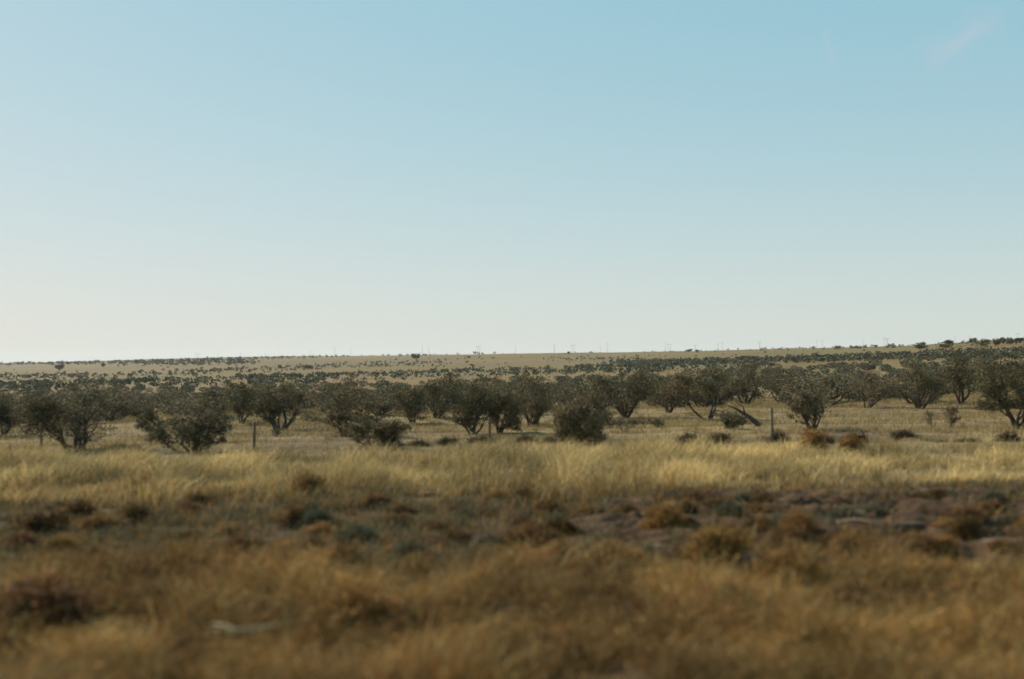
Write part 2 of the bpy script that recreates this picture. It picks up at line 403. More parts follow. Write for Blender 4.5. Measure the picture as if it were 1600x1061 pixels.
# ------------------------------------------------------------------ shrubs
def shrub_mesh(seed, nleaf=5200, stems=5, spread=.55, low=.22, leaf=.035, brown=.15, wide=1.0, clump=.15, dead=0):
    """unit shrub: 1 high, about 1 wide. returns (trunk mesh, crown mesh)"""
    rg = np.random.default_rng(seed); T = Tubes(); tips = []
    def grow(p, d, L, r, lvl):
        pts = [p]; rad = [r]; q = Vector(p)
        for k in range(4):
            d = (d + Vector(rg.normal(0, .16, 3)) + Vector((0, 0, .10))).normalized()
            q = q + d * L / 4; pts.append(q.copy()); rad.append(r * (1 - .16 * (k + 1)))
        T.tube(pts, rad, 6 if lvl < 2 else 4)
        if lvl >= 1: tips.append((pts[2], .5)); tips.append((pts[3], .7)); tips.append((pts[1], .35))
        else: tips.append((pts[3], .8)); tips.append((pts[4], .8)); tips.append((pts[2], .5))
        if lvl < 3:
            for k in range(rg.integers(2, 4)):
                a = rg.uniform(0, 2 * math.pi); o = d.orthogonal().normalized(); o.rotate(Matrix.Rotation(a, 3, d))
                start = pts[-1] if k == 0 else pts[rg.integers(2, 5)]
                grow(start, (d + o * rg.uniform(.45, .9)).normalized(), L * rg.uniform(.55, .8), r * .5, lvl + 1)
        else: tips.append((q, 1.0))
    a0 = rg.uniform(0, 6.28)
    for k in range(stems):
        a = a0 + k * 2 * math.pi / stems + rg.normal(0, .25); sp = spread * rg.uniform(.5, 1.25)
        d = Vector((math.cos(a) * sp, math.sin(a) * sp, 1)).normalized()
        grow(Vector((math.cos(a) * .02, math.sin(a) * .02, -.04)), d, rg.uniform(.28, .40), .024 * rg.uniform(.7, 1.15), 0)
    for k in range(int(rg.integers(3, 6))):          # short low side shoots near the base
        a = rg.uniform(0, 6.28); sp = rg.uniform(1.0, 2.0)
        grow(Vector((0, 0, .04)), Vector((math.cos(a) * sp, math.sin(a) * sp, 1)).normalized(), rg.uniform(.16, .30), .012, 1)
    tp = np.array([list(t[0]) for t in tips]); tw = np.array([t[1] for t in tips])
    keep = tp[:, 2] > low * rg.uniform(.7, 1.25, len(tp)); tp, tw = tp[keep], tw[keep]
    sec = rg.uniform(0, 6.28); ang = np.arctan2(tp[:, 1], tp[:, 0])      # thin the crown on one side
    keep = (np.cos(ang - sec) < .2) | (rg.uniform(0, 1, len(tp)) < .45); tp, tw = tp[keep], tw[keep]
    # normalise width and height
    zmax = np.percentile(tp[:, 2], 97) + clump * .5; rx = np.percentile(np.abs(tp[:, :2]), 95) + clump * .5
    sx, sz = .5 * wide / rx, 1 / zmax
    T.V = [Vector((v.x * sx, v.y * sx, v.z * sz)) for v in T.V]
    tp = tp * [sx, sx, sz]
    size = rg.uniform(.5, 1.25, len(tp)) * clump * (.45 + .65 * np.clip(tp[:, 2] / .6, 0, 1))
    ci = rg.choice(len(tp), nleaf, p=tw / tw.sum())
    dirn = rg.normal(0, 1, (nleaf, 3)); dirn /= np.linalg.norm(dirn, axis=1)[:, None]
    rad = rg.uniform(0, 1, nleaf) ** .5 * rg.choice([1, 1, 1, 1.5], nleaf)
    pos = tp[ci] + dirn * (rad * size[ci])[:, None] * [.95, .95, .62]
    pos[:, 2] = np.maximum(pos[:, 2], .05)
    lo = np.percentile(pos[:, :2], 1.5, axis=0); hi = np.percentile(pos[:, :2], 98.5, axis=0)
    kx = wide / (hi - lo).mean(); kz = 1 / np.percentile(pos[:, 2], 98.8)
    pos = pos * [kx, kx, kz]; T.V = [Vector((v.x * kx, v.y * kx, v.z * kz)) for v in T.V]
    if dead: pos = pos[rg.uniform(0, 1, nleaf) > dead]; ci = ci[:len(pos)]; dirn = dirn[:len(pos)]
    n = len(pos)
    ax = dirn * .6 + rg.normal(0, .6, (n, 3)) + [0, 0, .35]; ax /= np.linalg.norm(ax, axis=1)[:, None]
    sd_ = np.cross(ax, rg.normal(0, 1, (n, 3))); sd_ /= np.linalg.norm(sd_, axis=1)[:, None]
    l = leaf * rg.uniform(.6, 1.5, n)[:, None]; w = l * rg.uniform(.3, .55, (n, 1))
    V = np.stack([pos - ax * l * .5, pos + sd_ * w * .5, pos + ax * l * .5, pos - sd_ * w * .5], 1).reshape(-1, 3)
    base = np.array([.085, .074, .038]); olive = np.array([.155, .128, .058]); brn = np.array([.20, .135, .070]); grey = np.array([.145, .132, .078])
    tone = np.array([base, olive, brn, grey])[rg.choice(4, len(tp), p=[.45, .30, brown, .25 - brown] if brown <= .25 else [.3, .1, brown, .6 - brown])]
    C = tone[ci] * rg.uniform(.7, 1.35, (n, 1))
    crown = mesh_from('crown', V, np.arange(4 * n).reshape(-1, 4), np.repeat(C, 4, 0), False, MAT_LEAF)
    return T.mesh('trunk', MAT_BARK), crown

def put_shrub(meshes, x, y, w, h, label, group=None, rz=None, name='desert_shrub'):
    o = empty(name, (x, y, tz(x, y) - .03), random.uniform(0, 6.28) if rz is None else rz, (w, w, h))
    o.rotation_euler[0] = random.uniform(-.13, .13); o.rotation_euler[1] = random.uniform(-.13, .13)
    ob('trunk', meshes[0], o); ob('crown', meshes[1], o)
    return tag(o, label, 'shrub', group)

HERO = [  # base px, base py, height px, width px, options, label
 (120, 706, 100, 150, dict(stems=6, spread=.8, low=.22, nleaf=9000, clump=.17), 'broad dense dark shrub at the left beside the straw grass'),
 (6, 682, 68, 62, dict(stems=4), 'dark shrub cut by the left edge of the photo'),
 (236, 679, 44, 36, dict(stems=3, spread=.45, nleaf=2200), 'small V-shaped shrub right of the broad dense shrub at the left'),
 (302, 704, 66, 95, dict(stems=6, spread=.9, low=.1, nleaf=7000), 'wide low dark bush at the straw grass edge, left of the second fence post'),
 (378, 662, 62, 56, dict(stems=4, low=.25), 'rounded dark shrub right behind the second fence post from the left'),
 (436, 672, 74, 92, dict(stems=4, spread=.7), 'spreading shrub with thin bent stems just left of the big V-shaped shrub'),
 (538, 683, 88, 128, dict(stems=4, spread=.75, low=.28, nleaf=8000), 'big V-shaped shrub with a long curved limb reaching left'),
 (586, 704, 50, 92, dict(stems=7, spread=1.0, low=.08, nleaf=6000), 'low ragged bush in front of the big V-shaped shrub'),
 (645, 662, 66, 62, dict(stems=4), 'shrub behind and right of the low ragged bush'),
 (682, 654, 64, 66, dict(stems=5), 'leaning grey-brown shrub left of the tall pair near the centre'),
 (738, 679, 92, 86, dict(stems=4, spread=.6, nleaf=8000), 'left and broader shrub of the tall pair near the centre'),
 (781, 676, 86, 60, dict(stems=3, spread=.45, nleaf=6500), 'right and narrower shrub of the tall pair near the centre'),
 (833, 667, 78, 72, dict(stems=4, spread=.6, nleaf=7000), 'round-crowned shrub just left of the cone-shaped shrub'),
 (911, 708, 90, 72, dict(stems=8, spread=.5, low=.03, nleaf=12500, brown=.1, clump=.19), 'ragged cone-shaped shrub with a brownish top, nearest of the middle ones'),
 (976, 654, 76, 84, dict(stems=5, spread=.6, nleaf=7500), 'dense shrub with slanting left side, right of the cone-shaped shrub'),
 (1046, 645, 60, 60, dict(stems=5, low=.12), 'compact dark shrub between the dense slanting one and the forked one'),
 (1107, 656, 78, 108, dict(stems=3, spread=.62, low=.42, nleaf=8500), 'shrub with a clear forked trunk under a wide round crown'),
 (1164, 634, 68, 64, dict(stems=4, nleaf=6500), 'tall shrub directly behind and right of the forked one'),
 (1138, 671, 28, 40, dict(stems=4, spread=1.1, low=.1, nleaf=2200, brown=.3), 'small sprawling bush beside the dead limb under the forked shrub'),
 (1222, 629, 52, 54, dict(stems=4), 'shrub with dark leafy stems behind the tallest fence post'),
 (1268, 674, 72, 66, dict(stems=5, spread=.55, low=.3, nleaf=4200, brown=.3, clump=.12), 'open candelabra-shaped shrub with several bare stems'),
 (1356, 638, 58, 74, dict(stems=4, spread=.7), 'V-shaped shrub on open grass, right of the candelabra shrub'),
 (1437, 639, 68, 64, dict(stems=5, spread=.45, low=.12, nleaf=6500), 'upright shrub with grey-green leaves left of the two saplings'),
 (1503, 633, 84, 58, dict(stems=3, spread=.40, low=.34, nleaf=7500), 'tallest narrow shrub rising above the thicket at the right'),
 (1594, 670, 112, 100, dict(stems=5, spread=.6, low=.30, nleaf=9000), 'large dark shrub cut by the right edge of the photo'),
 (1457, 669, 28, 15, dict(stems=3, spread=.25, low=.2, nleaf=700, brown=.3), 'thin sapling, left of the two standing on open ground at the right'),
 (1486, 668, 34, 20, dict(stems=3, spread=.3, low=.2, nleaf=900, brown=.3), 'thin sapling, right of the two standing on open ground at the right'),
 (1548, 628, 42, 44, dict(stems=4), 'shrub between the tallest narrow one and the right edge one'),
 (433, 683, 18, 14, dict(stems=3, spread=.4, low=.2, nleaf=500), 'tiny seedling shrub below the spreading shrub with bent stems'),
 (1028, 668, 16, 22, dict(stems=4, spread=.7, low=.1, nleaf=700, brown=.3), 'tiny dark seedling on bare ground left of the forked shrub'),
 (975, 676, 26, 34, dict(stems=4, spread=.8, low=.3, nleaf=400, brown=.3), 'sparse twiggy seedling right of the cone-shaped shrub'),
]
hero_xy = []
for k, (px, py, hp, wp, opt, lab) in enumerate(HERO):
    x, y, d = hit(px, py); hero_xy.append((x, y))
    h = hp * d / FPX; w = wp * d / FPX
    o_ = dict(nleaf=5200, low=.18); o_.update(opt); o_['low'] *= .62 if k != 16 else 1; o_['nleaf'] = int(o_['nleaf'] * 1.25); o_['leaf'] = .075 / ((h + w) / 2) if h > .8 else .05 / h
    put_shrub(shrub_mesh(100 + k, **o_), x, y, w, h, lab, 'shrubs of the front row', rz=0 if k in (16, 20, 6) else None)

# thicket behind the front row
protos = [shrub_mesh(300 + k, nleaf=3400, stems=int(3 + k % 4), spread=.5 + .13 * (k % 5), low=.10 + .02 * (k % 4), leaf=.05, clump=.15, dead=(.62 if k in (4, 9, 13) else .15 * (k % 3)), brown=.12 + .2 * (k % 3 == 1)) for k in range(16)]
hx = np.array(hero_xy); placed = []
tries = 0
while len(placed) < 268 and tries < 20000:
    tries += 1
    y = 46 + 58 * random.random() ** 1.1; x = random.uniform(-1, 1) * (y * .47 + 3)
    px = 800 + FPX * x / y
    if y < 54 + 10 * max(0, px - 900) / 700 + 6 * random.random(): continue
    if np.min(np.hypot(hx[:, 0] - x, hx[:, 1] - y)) < 2.2: continue
    if any((x - a) ** 2 + (y - b_) ** 2 < (1.5 + y * .008) ** 2 for a, b_ in placed): continue
    if float(fbm(np.array([x / 14]), np.array([y / 14]), 81)[0]) < .30 and y < 70: continue
    placed.append((x, y))
SEC = [(-9999, 230, 'at the far left'), (230, 470, 'behind the second fence post'), (470, 720, 'behind the big V-shaped shrub'),
       (720, 960, 'behind the tall pair near the centre'), (960, 1200, 'behind the forked shrub'), (1200, 1400, 'behind the candelabra shrub'), (1400, 9999, 'at the far right')]
for x, y in placed:
    px = 800 + FPX * x / y
    sec = next(s[2] for s in SEC if s[0] <= px < s[1]); deep = y > 84
    h = random.uniform(.8, 1.85) * (1 if y < 75 else .85); w = (h * .4 + .9) * random.uniform(1.25, 2.1)
    lab = ('small dark shrub in the rear thicket ' if deep else 'olive shrub in the front thicket ') + sec
    put_shrub(random.choice(protos), x, y, w, h, lab, ('rear thicket shrubs ' if deep else 'front thicket shrubs ') + sec)

# far shrubs: low clumps of leaf cards merged, placed in the drainage lines and on the ridge
def clumps(P, Wd, H, C, k, leaf, rg):
    n = len(P); m = n * k; idx = np.repeat(np.arange(n), k)
    d = rg.normal(0, 1, (m, 3)); d /= np.linalg.norm(d, axis=1)[:, None]; d *= rg.uniform(.3, 1, m)[:, None] ** .5
    pos = P[idx] + d * np.stack([Wd[idx] * .5, Wd[idx] * .5, H[idx] * .42], -1) + np.stack([0 * H[idx], 0 * H[idx], H[idx] * .55], -1)
    ax = rg.normal(0, 1, (m, 3)); ax /= np.linalg.norm(ax, axis=1)[:, None]
    sd_ = np.cross(ax, rg.normal(0, 1, (m, 3))); sd_ /= np.linalg.norm(sd_, axis=1)[:, None]
    l = (leaf * Wd[idx] * rg.uniform(.6, 1.4, m))[:, None]
    V = np.stack([pos - ax * l * .5, pos + sd_ * l * .35, pos + ax * l * .5, pos - sd_ * l * .35], 1).reshape(-1, 3)
    return V, np.repeat(C[idx] * rg.uniform(.7, 1.3, (m, 1)), 4, 0)
def line(px, pts): a = np.array(pts, float); return np.interp(px, a[:, 0], a[:, 1])
BANDS = [  # centre line, half width in px, count, height m
 ([(0, 589), (150, 588), (300, 582), (420, 577), (560, 571), (700, 569)], 5.0, 620, 1.5),
 ([(0, 603), (150, 599), (300, 594), (500, 589), (700, 582), (850, 577), (1000, 573), (1100, 571)], 2.8, 760, 1.4),
 ([(0, 610), (200, 603), (400, 600), (600, 592), (800, 584), (1000, 580), (1200, 573)], 5.0, 480, 1.3),
 ([(960, 567), (1100, 566), (1250, 563), (1400, 559), (1500, 556.5), (1600, 553.5)], 3.6, 1400, 1.3),
 ([(1000, 573), (1200, 568), (1400, 562), (1600, 558)], 1.5, 200, 1.2),
 ([(850, 562), (950, 561), (1010, 560)], 3.5, 90, 1.3),
 ([(560, 567), (660, 563), (780, 564)], 6, 30, 1.4),
 ([(0, 569.5), (150, 568), (300, 565), (450, 560)], 2.2, 420, 3.2),
 ([(180, 568), (300, 569), (400, 567)], 3.0, 160, 2.5),
 ([(400, 560), (550, 556.5), (700, 553.8), (780, 553)], 1.6, 200, 2.6),
 ([(880, 552.5), (1000, 550), (1100, 548.5), (1200, 546), (1300, 543), (1400, 539)], 1.6, 110, 1.6),
 ([(1180, 547), (1300, 545), (1400, 541), (1500, 538), (1600, 536)], 3.2, 150, 1.7),
 ([(0, 583), (400, 574), (800, 563), (1200, 555), (1600, 546)], 12, 110, 1.0),
 ([(0, 595), (400, 588), (800, 577), (1200, 566), (1600, 556)], 10, 160, 1.2),
]
PX = []; PY = []; HH = []
for pts, hw, cnt, hm in BANDS:
    x0, x1 = pts[0][0] - (60 if pts[0][0] == 0 else 0), pts[-1][0] + (60 if pts[-1][0] == 1600 else 0)
    q = RNG.uniform(x0, x1, int(cnt * 4.5))
    dens = vnoise(q / 9, q * 0 + cnt * .37, 91) * .6 + vnoise(q / 60, q * 0 + cnt, 93) * .7
    q = q[RNG.uniform(.15, .95, len(q)) < dens][:int(cnt * 1.1)]
    PX.append(q); PY.append(line(q, pts) + RNG.normal(0, hw * .5, len(q))); HH.append(hm * (.66 if hm < 2 else .8) * RNG.uniform(.5, 1.5, len(q)) ** 1.2)
PX, PY, HH = np.concatenate(PX), np.concatenate(PY), np.concatenate(HH)
# trace all of them at once
dirs = np.array([list(pixdir(a, b_)) for a, b_ in zip(PX, PY)])
ts = np.geomspace(120, 5000, 900); best = np.full(len(PX), -1.0)
for t0 in ts:
    q = dirs * t0; below = (EYE + q[:, 2] < terrain(q[:, 0], q[:, 1], False)) & (best < 0); best[below] = t0
ok = best > 130
# sight lines that skim the skyline: stand the shrub on the crest below
miss = best < 0; best[miss] = 0
P = dirs[ok] * best[ok][:, None]; P[:, :2] += RNG.normal(0, 1, (len(P), 2)) * best[ok][:, None] * .004
P[:, 2] = terrain(P[:, 0], P[:, 1]); Hs = HH[ok]; r = best[ok]
order = np.argsort(r); P, Hs, r = P[order], Hs[order], r[order]
# rear rows of the thicket, too many to be counted
nb = 620; by = RNG.uniform(102, 200, nb); bx = RNG.uniform(-1, 1, nb) * (by * .48 + 4)
P = np.vstack([P, np.stack([bx, by, terrain(bx, by)], -1)]); Hs = np.concatenate([Hs, RNG.uniform(.7, 1.3, nb)])
Wd = Hs * RNG.uniform(.8, 1.5, len(P)); Wd[-nb:] *= 1.35
pal = np.array([[.085, .085, .050], [.115, .108, .060], [.09, .098, .066], [.13, .105, .07]])
C = pal[RNG.choice(4, len(P))]
Va, Ca = clumps(P[:-nb], Wd[:-nb], Hs[:-nb], C[:-nb], 22, .38, RNG)
Vb, Cb = clumps(P[-nb:], Wd[-nb:], Hs[-nb:], C[-nb:], 420, .085, RNG)
Va, Ca = np.vstack([Va, Vb]), np.vstack([Ca, Cb])
me = mesh_from('distant_shrubs', Va, np.arange(len(Va)).reshape(-1, 4), Ca, False, MAT_FAR)
tag(ob('distant_shrubs', me), 'countless tiny dark shrubs dotting the far slopes and ridge', 'shrubs', kind='stuff')
print('far shrubs', len(P), 'thicket', len(placed))

# a few far trees one can tell apart
LONE = [(651, 562, 9, 12, 'lone round dark tree near the skyline left of centre, largest on the golden hill'),
        (93, 579.5, 9, 9, 'lone dark tree on the plain at the far left'),
        (162, 574, 6, 6, 'small lone tree below the skyline, right of the lone tree at the far left'),
        (482, 577.5, 7, 12, 'wide pale tree in the middle of a shrub line left of centre'),
        (889, 553.5, 4, 4, 'tiny round tree on the skyline right of centre'),
        (1077, 550, 4, 8, 'low dark tree on the skyline above the forked shrub'),
        (1089, 551, 4.5, 5, 'small tree on the skyline just right of the low dark one'),
        (738, 573, 4, 6, 'lone dot-like tree low on the golden hill at the centre'),
        (733, 560, 3.5, 5, 'lone dot-like tree high on the golden hill at the centre'),
        (1436, 545.5, 6, 16, 'wide low dark tree at the foot of the right ridge'),
        (1476, 544, 6, 14, 'second wide low tree at the foot of the right ridge'),
        (1540, 542, 12, 18, 'leftmost big dark tree of the clump on the right ridge'),
        (1556, 541, 13, 16, 'second big dark tree of the clump on the right ridge'),
        (1568, 538, 11, 12, 'third big dark tree of the clump on the right ridge'),
        (1579, 539, 11, 14, 'fourth big dark tree of the clump on the right ridge'),
        (1594, 535, 8, 18, 'wide dark tree on the right ridge at the photo edge'),
        (1520, 535, 6, 8, 'small round tree on the skyline left of the big clump'),
        (1482, 539, 7, 8, 'round tree on the right slope below the skyline')]
lone_m = [shrub_mesh(900 + k, nleaf=5000, leaf=.10, low=.30, spread=.6, clump=.20, stems=3) for k in range(4)]
for k, (px, py, hp, wp, lab) in enumerate(LONE):
    x, y, d = hit(px, py)
    if d > 3500: x, y, d = hit(px, py + 2)
    o = put_shrub(lone_m[k % 4], x, y, wp * (.62 if px > 1530 else 1) * d / FPX, hp * (.8 if px > 1530 else 1) * d / FPX, lab, 'lone trees on the far slopes', name='distant_tree')
    o['category'] = 'tree'

# ------------------------------------------------------------------ low dark scrub along the bank, and foreground brush
def brush_mesh(seed, n=1500, tips=(OCHRE, RUST), core=DARK, flat=1.0, wid=.012, nm='stems'):
    rg = np.random.default_rng(seed)
    a = rg.uniform(0, 2 * math.pi, n); el = np.arccos(rg.uniform(.05, 1, n)); L = rg.uniform(.55, 1.0, n)
    d = np.stack([np.cos(a) * np.sin(el), np.sin(a) * np.sin(el), np.cos(el)], -1)
    lob = 1 + .28 * np.sin(a * 3 + seed) * np.sin(el * 4 + seed * 2)
    tip = d * (L * lob)[:, None] * [.5, .5, 1.0]; base = d * .08 * rg.uniform(0, 1, n)[:, None]; base[:, 2] = 0
    mid = (base + tip) * .5 + rg.normal(0, .03, (n, 3))
    sd_ = np.cross(d, rg.normal(0, 1, (n, 3))); sd_ /= np.linalg.norm(sd_, axis=1)[:, None]
    w = sd_ * wid
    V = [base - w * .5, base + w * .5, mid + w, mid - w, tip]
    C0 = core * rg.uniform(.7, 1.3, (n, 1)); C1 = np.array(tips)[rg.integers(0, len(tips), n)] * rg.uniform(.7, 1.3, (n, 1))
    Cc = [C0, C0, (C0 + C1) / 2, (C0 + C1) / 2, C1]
    # leafy ends
    k = 3; ti = np.repeat(np.arange(n), k); lp = tip[ti] + rg.normal(0, .05, (n * k, 3)); lp[:, 2] = np.maximum(lp[:, 2], .02)
    ax = rg.normal(0, 1, (n * k, 3)); ax /= np.linalg.norm(ax, axis=1)[:, None]; s2 = np.cross(ax, rg.normal(0, 1, (n * k, 3))); s2 /= np.linalg.norm(s2, axis=1)[:, None]
    l = rg.uniform(.02, .05, (n * k, 1))
    LV = np.stack([lp - ax * l, lp + s2 * l * .4, lp + ax * l, lp - s2 * l * .4], 1).reshape(-1, 3)
    V = np.stack(V, 1).reshape(-1, 3); Cc = np.stack(Cc, 1).reshape(-1, 3)
    b = np.arange(n)[:, None] * 5; F = np.concatenate([b + [[0, 1, 2, 3]], b + [[3, 2, 4]]], 1).reshape(-1)
    FL = np.arange(len(LV)) + len(V)
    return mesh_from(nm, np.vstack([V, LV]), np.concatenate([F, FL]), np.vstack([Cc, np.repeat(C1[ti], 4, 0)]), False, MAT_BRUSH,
                     np.concatenate([np.tile([4, 3], n), np.full(n * k, 4)]))
DK = np.array([.036, .027, .018])
dark_m = [brush_mesh(500 + k, 900, (DK * 1.3, DK * 2.0, DK), DK) for k in range(4)]
BANK = [(32, 704, 64, 9, 'leftmost'), (195, 702, 66, 9, 'right of the broad dense shrub at the left'), (452, 699, 62, 16, 'left of the low ragged bush, dark and rounded'),
        (492, 699, 52, 12, 'just left of the low ragged bush'), (655, 692, 40, 10, 'just right of the low ragged bush'), (700, 692, 44, 14, 'below the tall pair, left side'),
        (752, 693, 54, 13, 'below the tall pair, right side'), (822, 693, 42, 13, 'below the round-crowned shrub'), (862, 694, 38, 12, 'just left of the cone-shaped shrub'),
        (1077, 696, 38, 20, 'below the forked shrub, left'), (1126, 694, 42, 18, 'below the forked shrub, right'), (1216, 694, 40, 22, 'at the foot of the tallest fence post'),
        (1288, 693, 34, 14, 'below the candelabra shrub'), (1338, 690, 44, 18, 'between the candelabra shrub and the saplings, rounded'), (1410, 683, 44, 12, 'left of the saplings'),
        (1470, 684, 44, 10, 'below the saplings'), (1512, 684, 50, 11, 'right of the saplings'), (1576, 689, 44, 20, 'nearest the right edge'), (985, 664, 70, 8, 'flat, behind the cone-shaped shrub'), (1560, 640, 76, 20, 'flat and dark beside the right edge shrub')]
for k, (px, py, wp, hp, where) in enumerate(BANK):
    x, y, d = hit(px, py)
    o = ob('low_scrub', dark_m[k % 4], None, (x, y, tz(x, y) - .02)); o.scale = (wp * d / FPX, wp * d / FPX * .6, hp * d / FPX); o.rotation_euler = (0, 0, random.uniform(-.3, .3))
    tag(o, 'low dark scrub clump on the bank, ' + where, 'scrub', 'low dark scrub along the bank')
GREEN = np.array([.10, .098, .050])
FG = [(1040, 850, 74, 52, 'o', 'bright orange-brown brush clump at the left end of the churned soil'),
      (830, 874, 74, 54, 'd', 'dark-hearted brush clump with orange top at centre'),
      (430, 916, 84, 62, 'b', 'rounded dark brown brush clump left of centre'),
      (371, 880, 52, 42, 'b', 'small dark brown brush clump above the rounded one'),
      (512, 896, 96, 44, 'o', 'wide ochre brush clump right of the rounded dark brown one'),
      (560, 850, 72, 32, 'g', 'grey-green low bush left of centre in the middle ground'),
      (487, 812, 40, 26, 'g', 'small green bush behind the grey-green low bush'),
      (715, 852, 54, 30, 'd', 'dark brush clump left of the dark-hearted one'),
      (655, 856, 40, 18, 'd', 'small dark brush clump between the green low bush and the centre'),
      (706, 898, 60, 24, 'd', 'low dark brush clump in front of the centre'),
      (1120, 892, 104, 50, 'o', 'wide ochre brush clump below the churned soil'),
      (1240, 936, 116, 82, 't', 'large tan brush mound in the right foreground'),
      (1400, 905, 60, 44, 't', 'tan brush mound right of the large tan one'),
      (965, 890, 100, 34, 'o', 'ochre brush clump between the centre and the churned soil'),
      (60, 832, 84, 34, 'd', 'dark low brush clump at the far left of the middle ground'),
      (280, 905, 70, 40, 'o', 'ochre brush clump in the left foreground'),
      (1270, 708, 46, 38, 'o', 'tall orange-brown weed clump below the candelabra shrub'),
      (1330, 712, 44, 30, 'o', 'orange-brown weed clump right of the tall one in the straw grass'),
      (220, 782, 50, 42, 't', 'brown weed clump in the straw grass at left'),
      (480, 775, 60, 38, 't', 'brown weed clump in the straw grass left of centre'),
      (1500, 850, 60, 36, 'd', 'dark brush clump on the churned soil at right'),
      (1180, 826, 60, 26, 'd', 'dark brush clump in the churned soil right of the orange one'),
      (1350, 985, 150, 70, 'b', 'brown brush mound in the right corner of the foreground'),
      (560, 990, 150, 76, 'o', 'large russet brush mound in the centre foreground'),
      (60, 985, 160, 80, 'b', 'dark brown brush mound in the left corner of the foreground')]
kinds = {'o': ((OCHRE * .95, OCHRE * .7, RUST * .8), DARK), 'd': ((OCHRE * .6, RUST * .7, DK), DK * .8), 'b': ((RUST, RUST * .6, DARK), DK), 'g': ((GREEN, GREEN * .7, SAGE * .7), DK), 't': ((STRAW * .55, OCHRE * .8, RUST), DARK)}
bm_ = {k: [brush_mesh(600 + ord(k) + j, 1500, *v) for j in range(2)] for k, v in kinds.items()}
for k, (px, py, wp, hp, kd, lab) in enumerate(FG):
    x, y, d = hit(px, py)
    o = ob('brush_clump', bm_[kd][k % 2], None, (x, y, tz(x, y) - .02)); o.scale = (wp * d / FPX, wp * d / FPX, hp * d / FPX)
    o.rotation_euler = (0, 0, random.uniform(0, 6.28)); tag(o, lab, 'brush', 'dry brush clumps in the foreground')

PARTS_OF_LAND = [(-400, 330, 'left'), (330, 620, 'left of centre'), (620, 900, 'centre'), (900, 1250, 'right of centre'), (1250, 2000, 'right')]
rb = random.Random(11)
for k in range(235):
    px = rb.uniform(-60, 1660); py = (785 + 100 * rb.random()) if k % 3 else (880 + 160 * rb.random())
    x, y, d = hit(px, py)
    kd = rb.choice('dddbgot') if py < 880 else rb.choice('oobdt')
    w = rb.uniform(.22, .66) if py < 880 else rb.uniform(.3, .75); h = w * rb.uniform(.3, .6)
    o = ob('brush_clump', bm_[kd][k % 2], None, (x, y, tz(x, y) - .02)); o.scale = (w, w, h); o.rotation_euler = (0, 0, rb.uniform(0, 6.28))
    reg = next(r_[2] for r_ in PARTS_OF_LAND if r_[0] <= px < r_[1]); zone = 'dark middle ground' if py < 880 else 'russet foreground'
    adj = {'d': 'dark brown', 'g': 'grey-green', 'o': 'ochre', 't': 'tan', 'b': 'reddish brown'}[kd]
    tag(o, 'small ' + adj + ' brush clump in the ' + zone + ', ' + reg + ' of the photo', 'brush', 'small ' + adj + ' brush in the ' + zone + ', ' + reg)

# ------------------------------------------------------------------ stones and sticks
def rock_mesh(seed, mt):
    bpy_me = bpy.data.meshes.new('stone'); import bmesh
    bm = bmesh.new(); bmesh.ops.create_icosphere(bm, subdivisions=4, radius=.5)
    for v in bm.verts:
        c = v.co; s = fbm(np.array([c.x * 2.2 + seed]), np.array([c.y * 2.2 + c.z * 1.7]), seed, 4)[0]
        v.co = c * (.72 + .6 * s); v.co.z = max(min(v.co.z, .3), -.35)
    bm.to_mesh(bpy_me); bm.free(); bpy_me.materials.append(mt); return bpy_me
STONES = [(1345, 820, 70, 5, 0, 'long pale flat stone in the churned soil at right'), (1570, 872, 70, 6, 0, 'broad pale flat stone at the right edge of the churned soil'),
          (1174, 898, 34, 24, 0, 'pinkish pale stone above the large tan brush mound'), (1036, 878, 30, 12, 0, 'small pale stone left of the wide ochre clump'),
          (582, 956, 26, 12, 0, 'small pale stone in the foreground left of centre'), (1150, 775, 34, 8, 0, 'small pale stone at the upper edge of the churned soil'),
          (1468, 798, 44, 12, 1, 'brown stone upper right in the churned soil'), (1230, 845, 50, 14, 1, 'brown stone in the middle of the churned soil'),
          (1420, 855, 54, 14, 1, 'brown stone lower right in the churned soil'), (665, 776, 30, 8, 0, 'pale stone at the front of the straw grass near centre')]
for k, (px, py, wp, hp, dk, lab) in enumerate(STONES):
    x, y, d = hit(px, py); w = wp * d / FPX; h = hp * d / FPX
    o = ob('stone', rock_mesh(700 + k, MAT_ROCKD if dk else MAT_ROCK), None, (x, y, tz(x, y) + h * .35)); o.scale = (w, w * .5, h * 1.7); o.rotation_euler = (0, 0, random.uniform(-.25, .25))
    tag(o, lab, 'stone', 'stones on the dark soil')
def ground_line(pts, lift):
    out = []
    for px, py in pts:
        x, y, d = hit(px, py); zt = tz(x, y) + lift; q = pixdir(px, py); t_ = (zt - EYE) / q.z
        out.append(Vector((q.x * t_, q.y * t_, zt)))
    return out
def stick(name, pts, r0, r1, lift, m, lab, forks=()):
    T = Tubes(); q = ground_line(pts, lift); n = len(q)
    T.tube(q, [r0 + (r1 - r0) * i / (n - 1) for i in range(n)], 7)
    for f in forks: T.tube(ground_line(f, lift), [r0 * .8, r0 * .6, r0 * .3][:len(f)], 6)
    return tag(ob(name, T.mesh(name, m)), lab, 'branch')
stick('dead_branch', [(372, 985), (395, 982), (420, 978), (452, 973)], .012, .005, .50, MAT_STICK, 'bleached forked dead branch lying in the weeds at lower left',
      [[(372, 985), (352, 977), (331, 974)], [(372, 985), (350, 984), (328, 984)]])
stick('dead_branch', [(1300, 818), (1335, 812), (1370, 816), (1395, 822)], .03, .012, .12, MAT_POST, 'grey weathered branch lying on the churned soil at right')
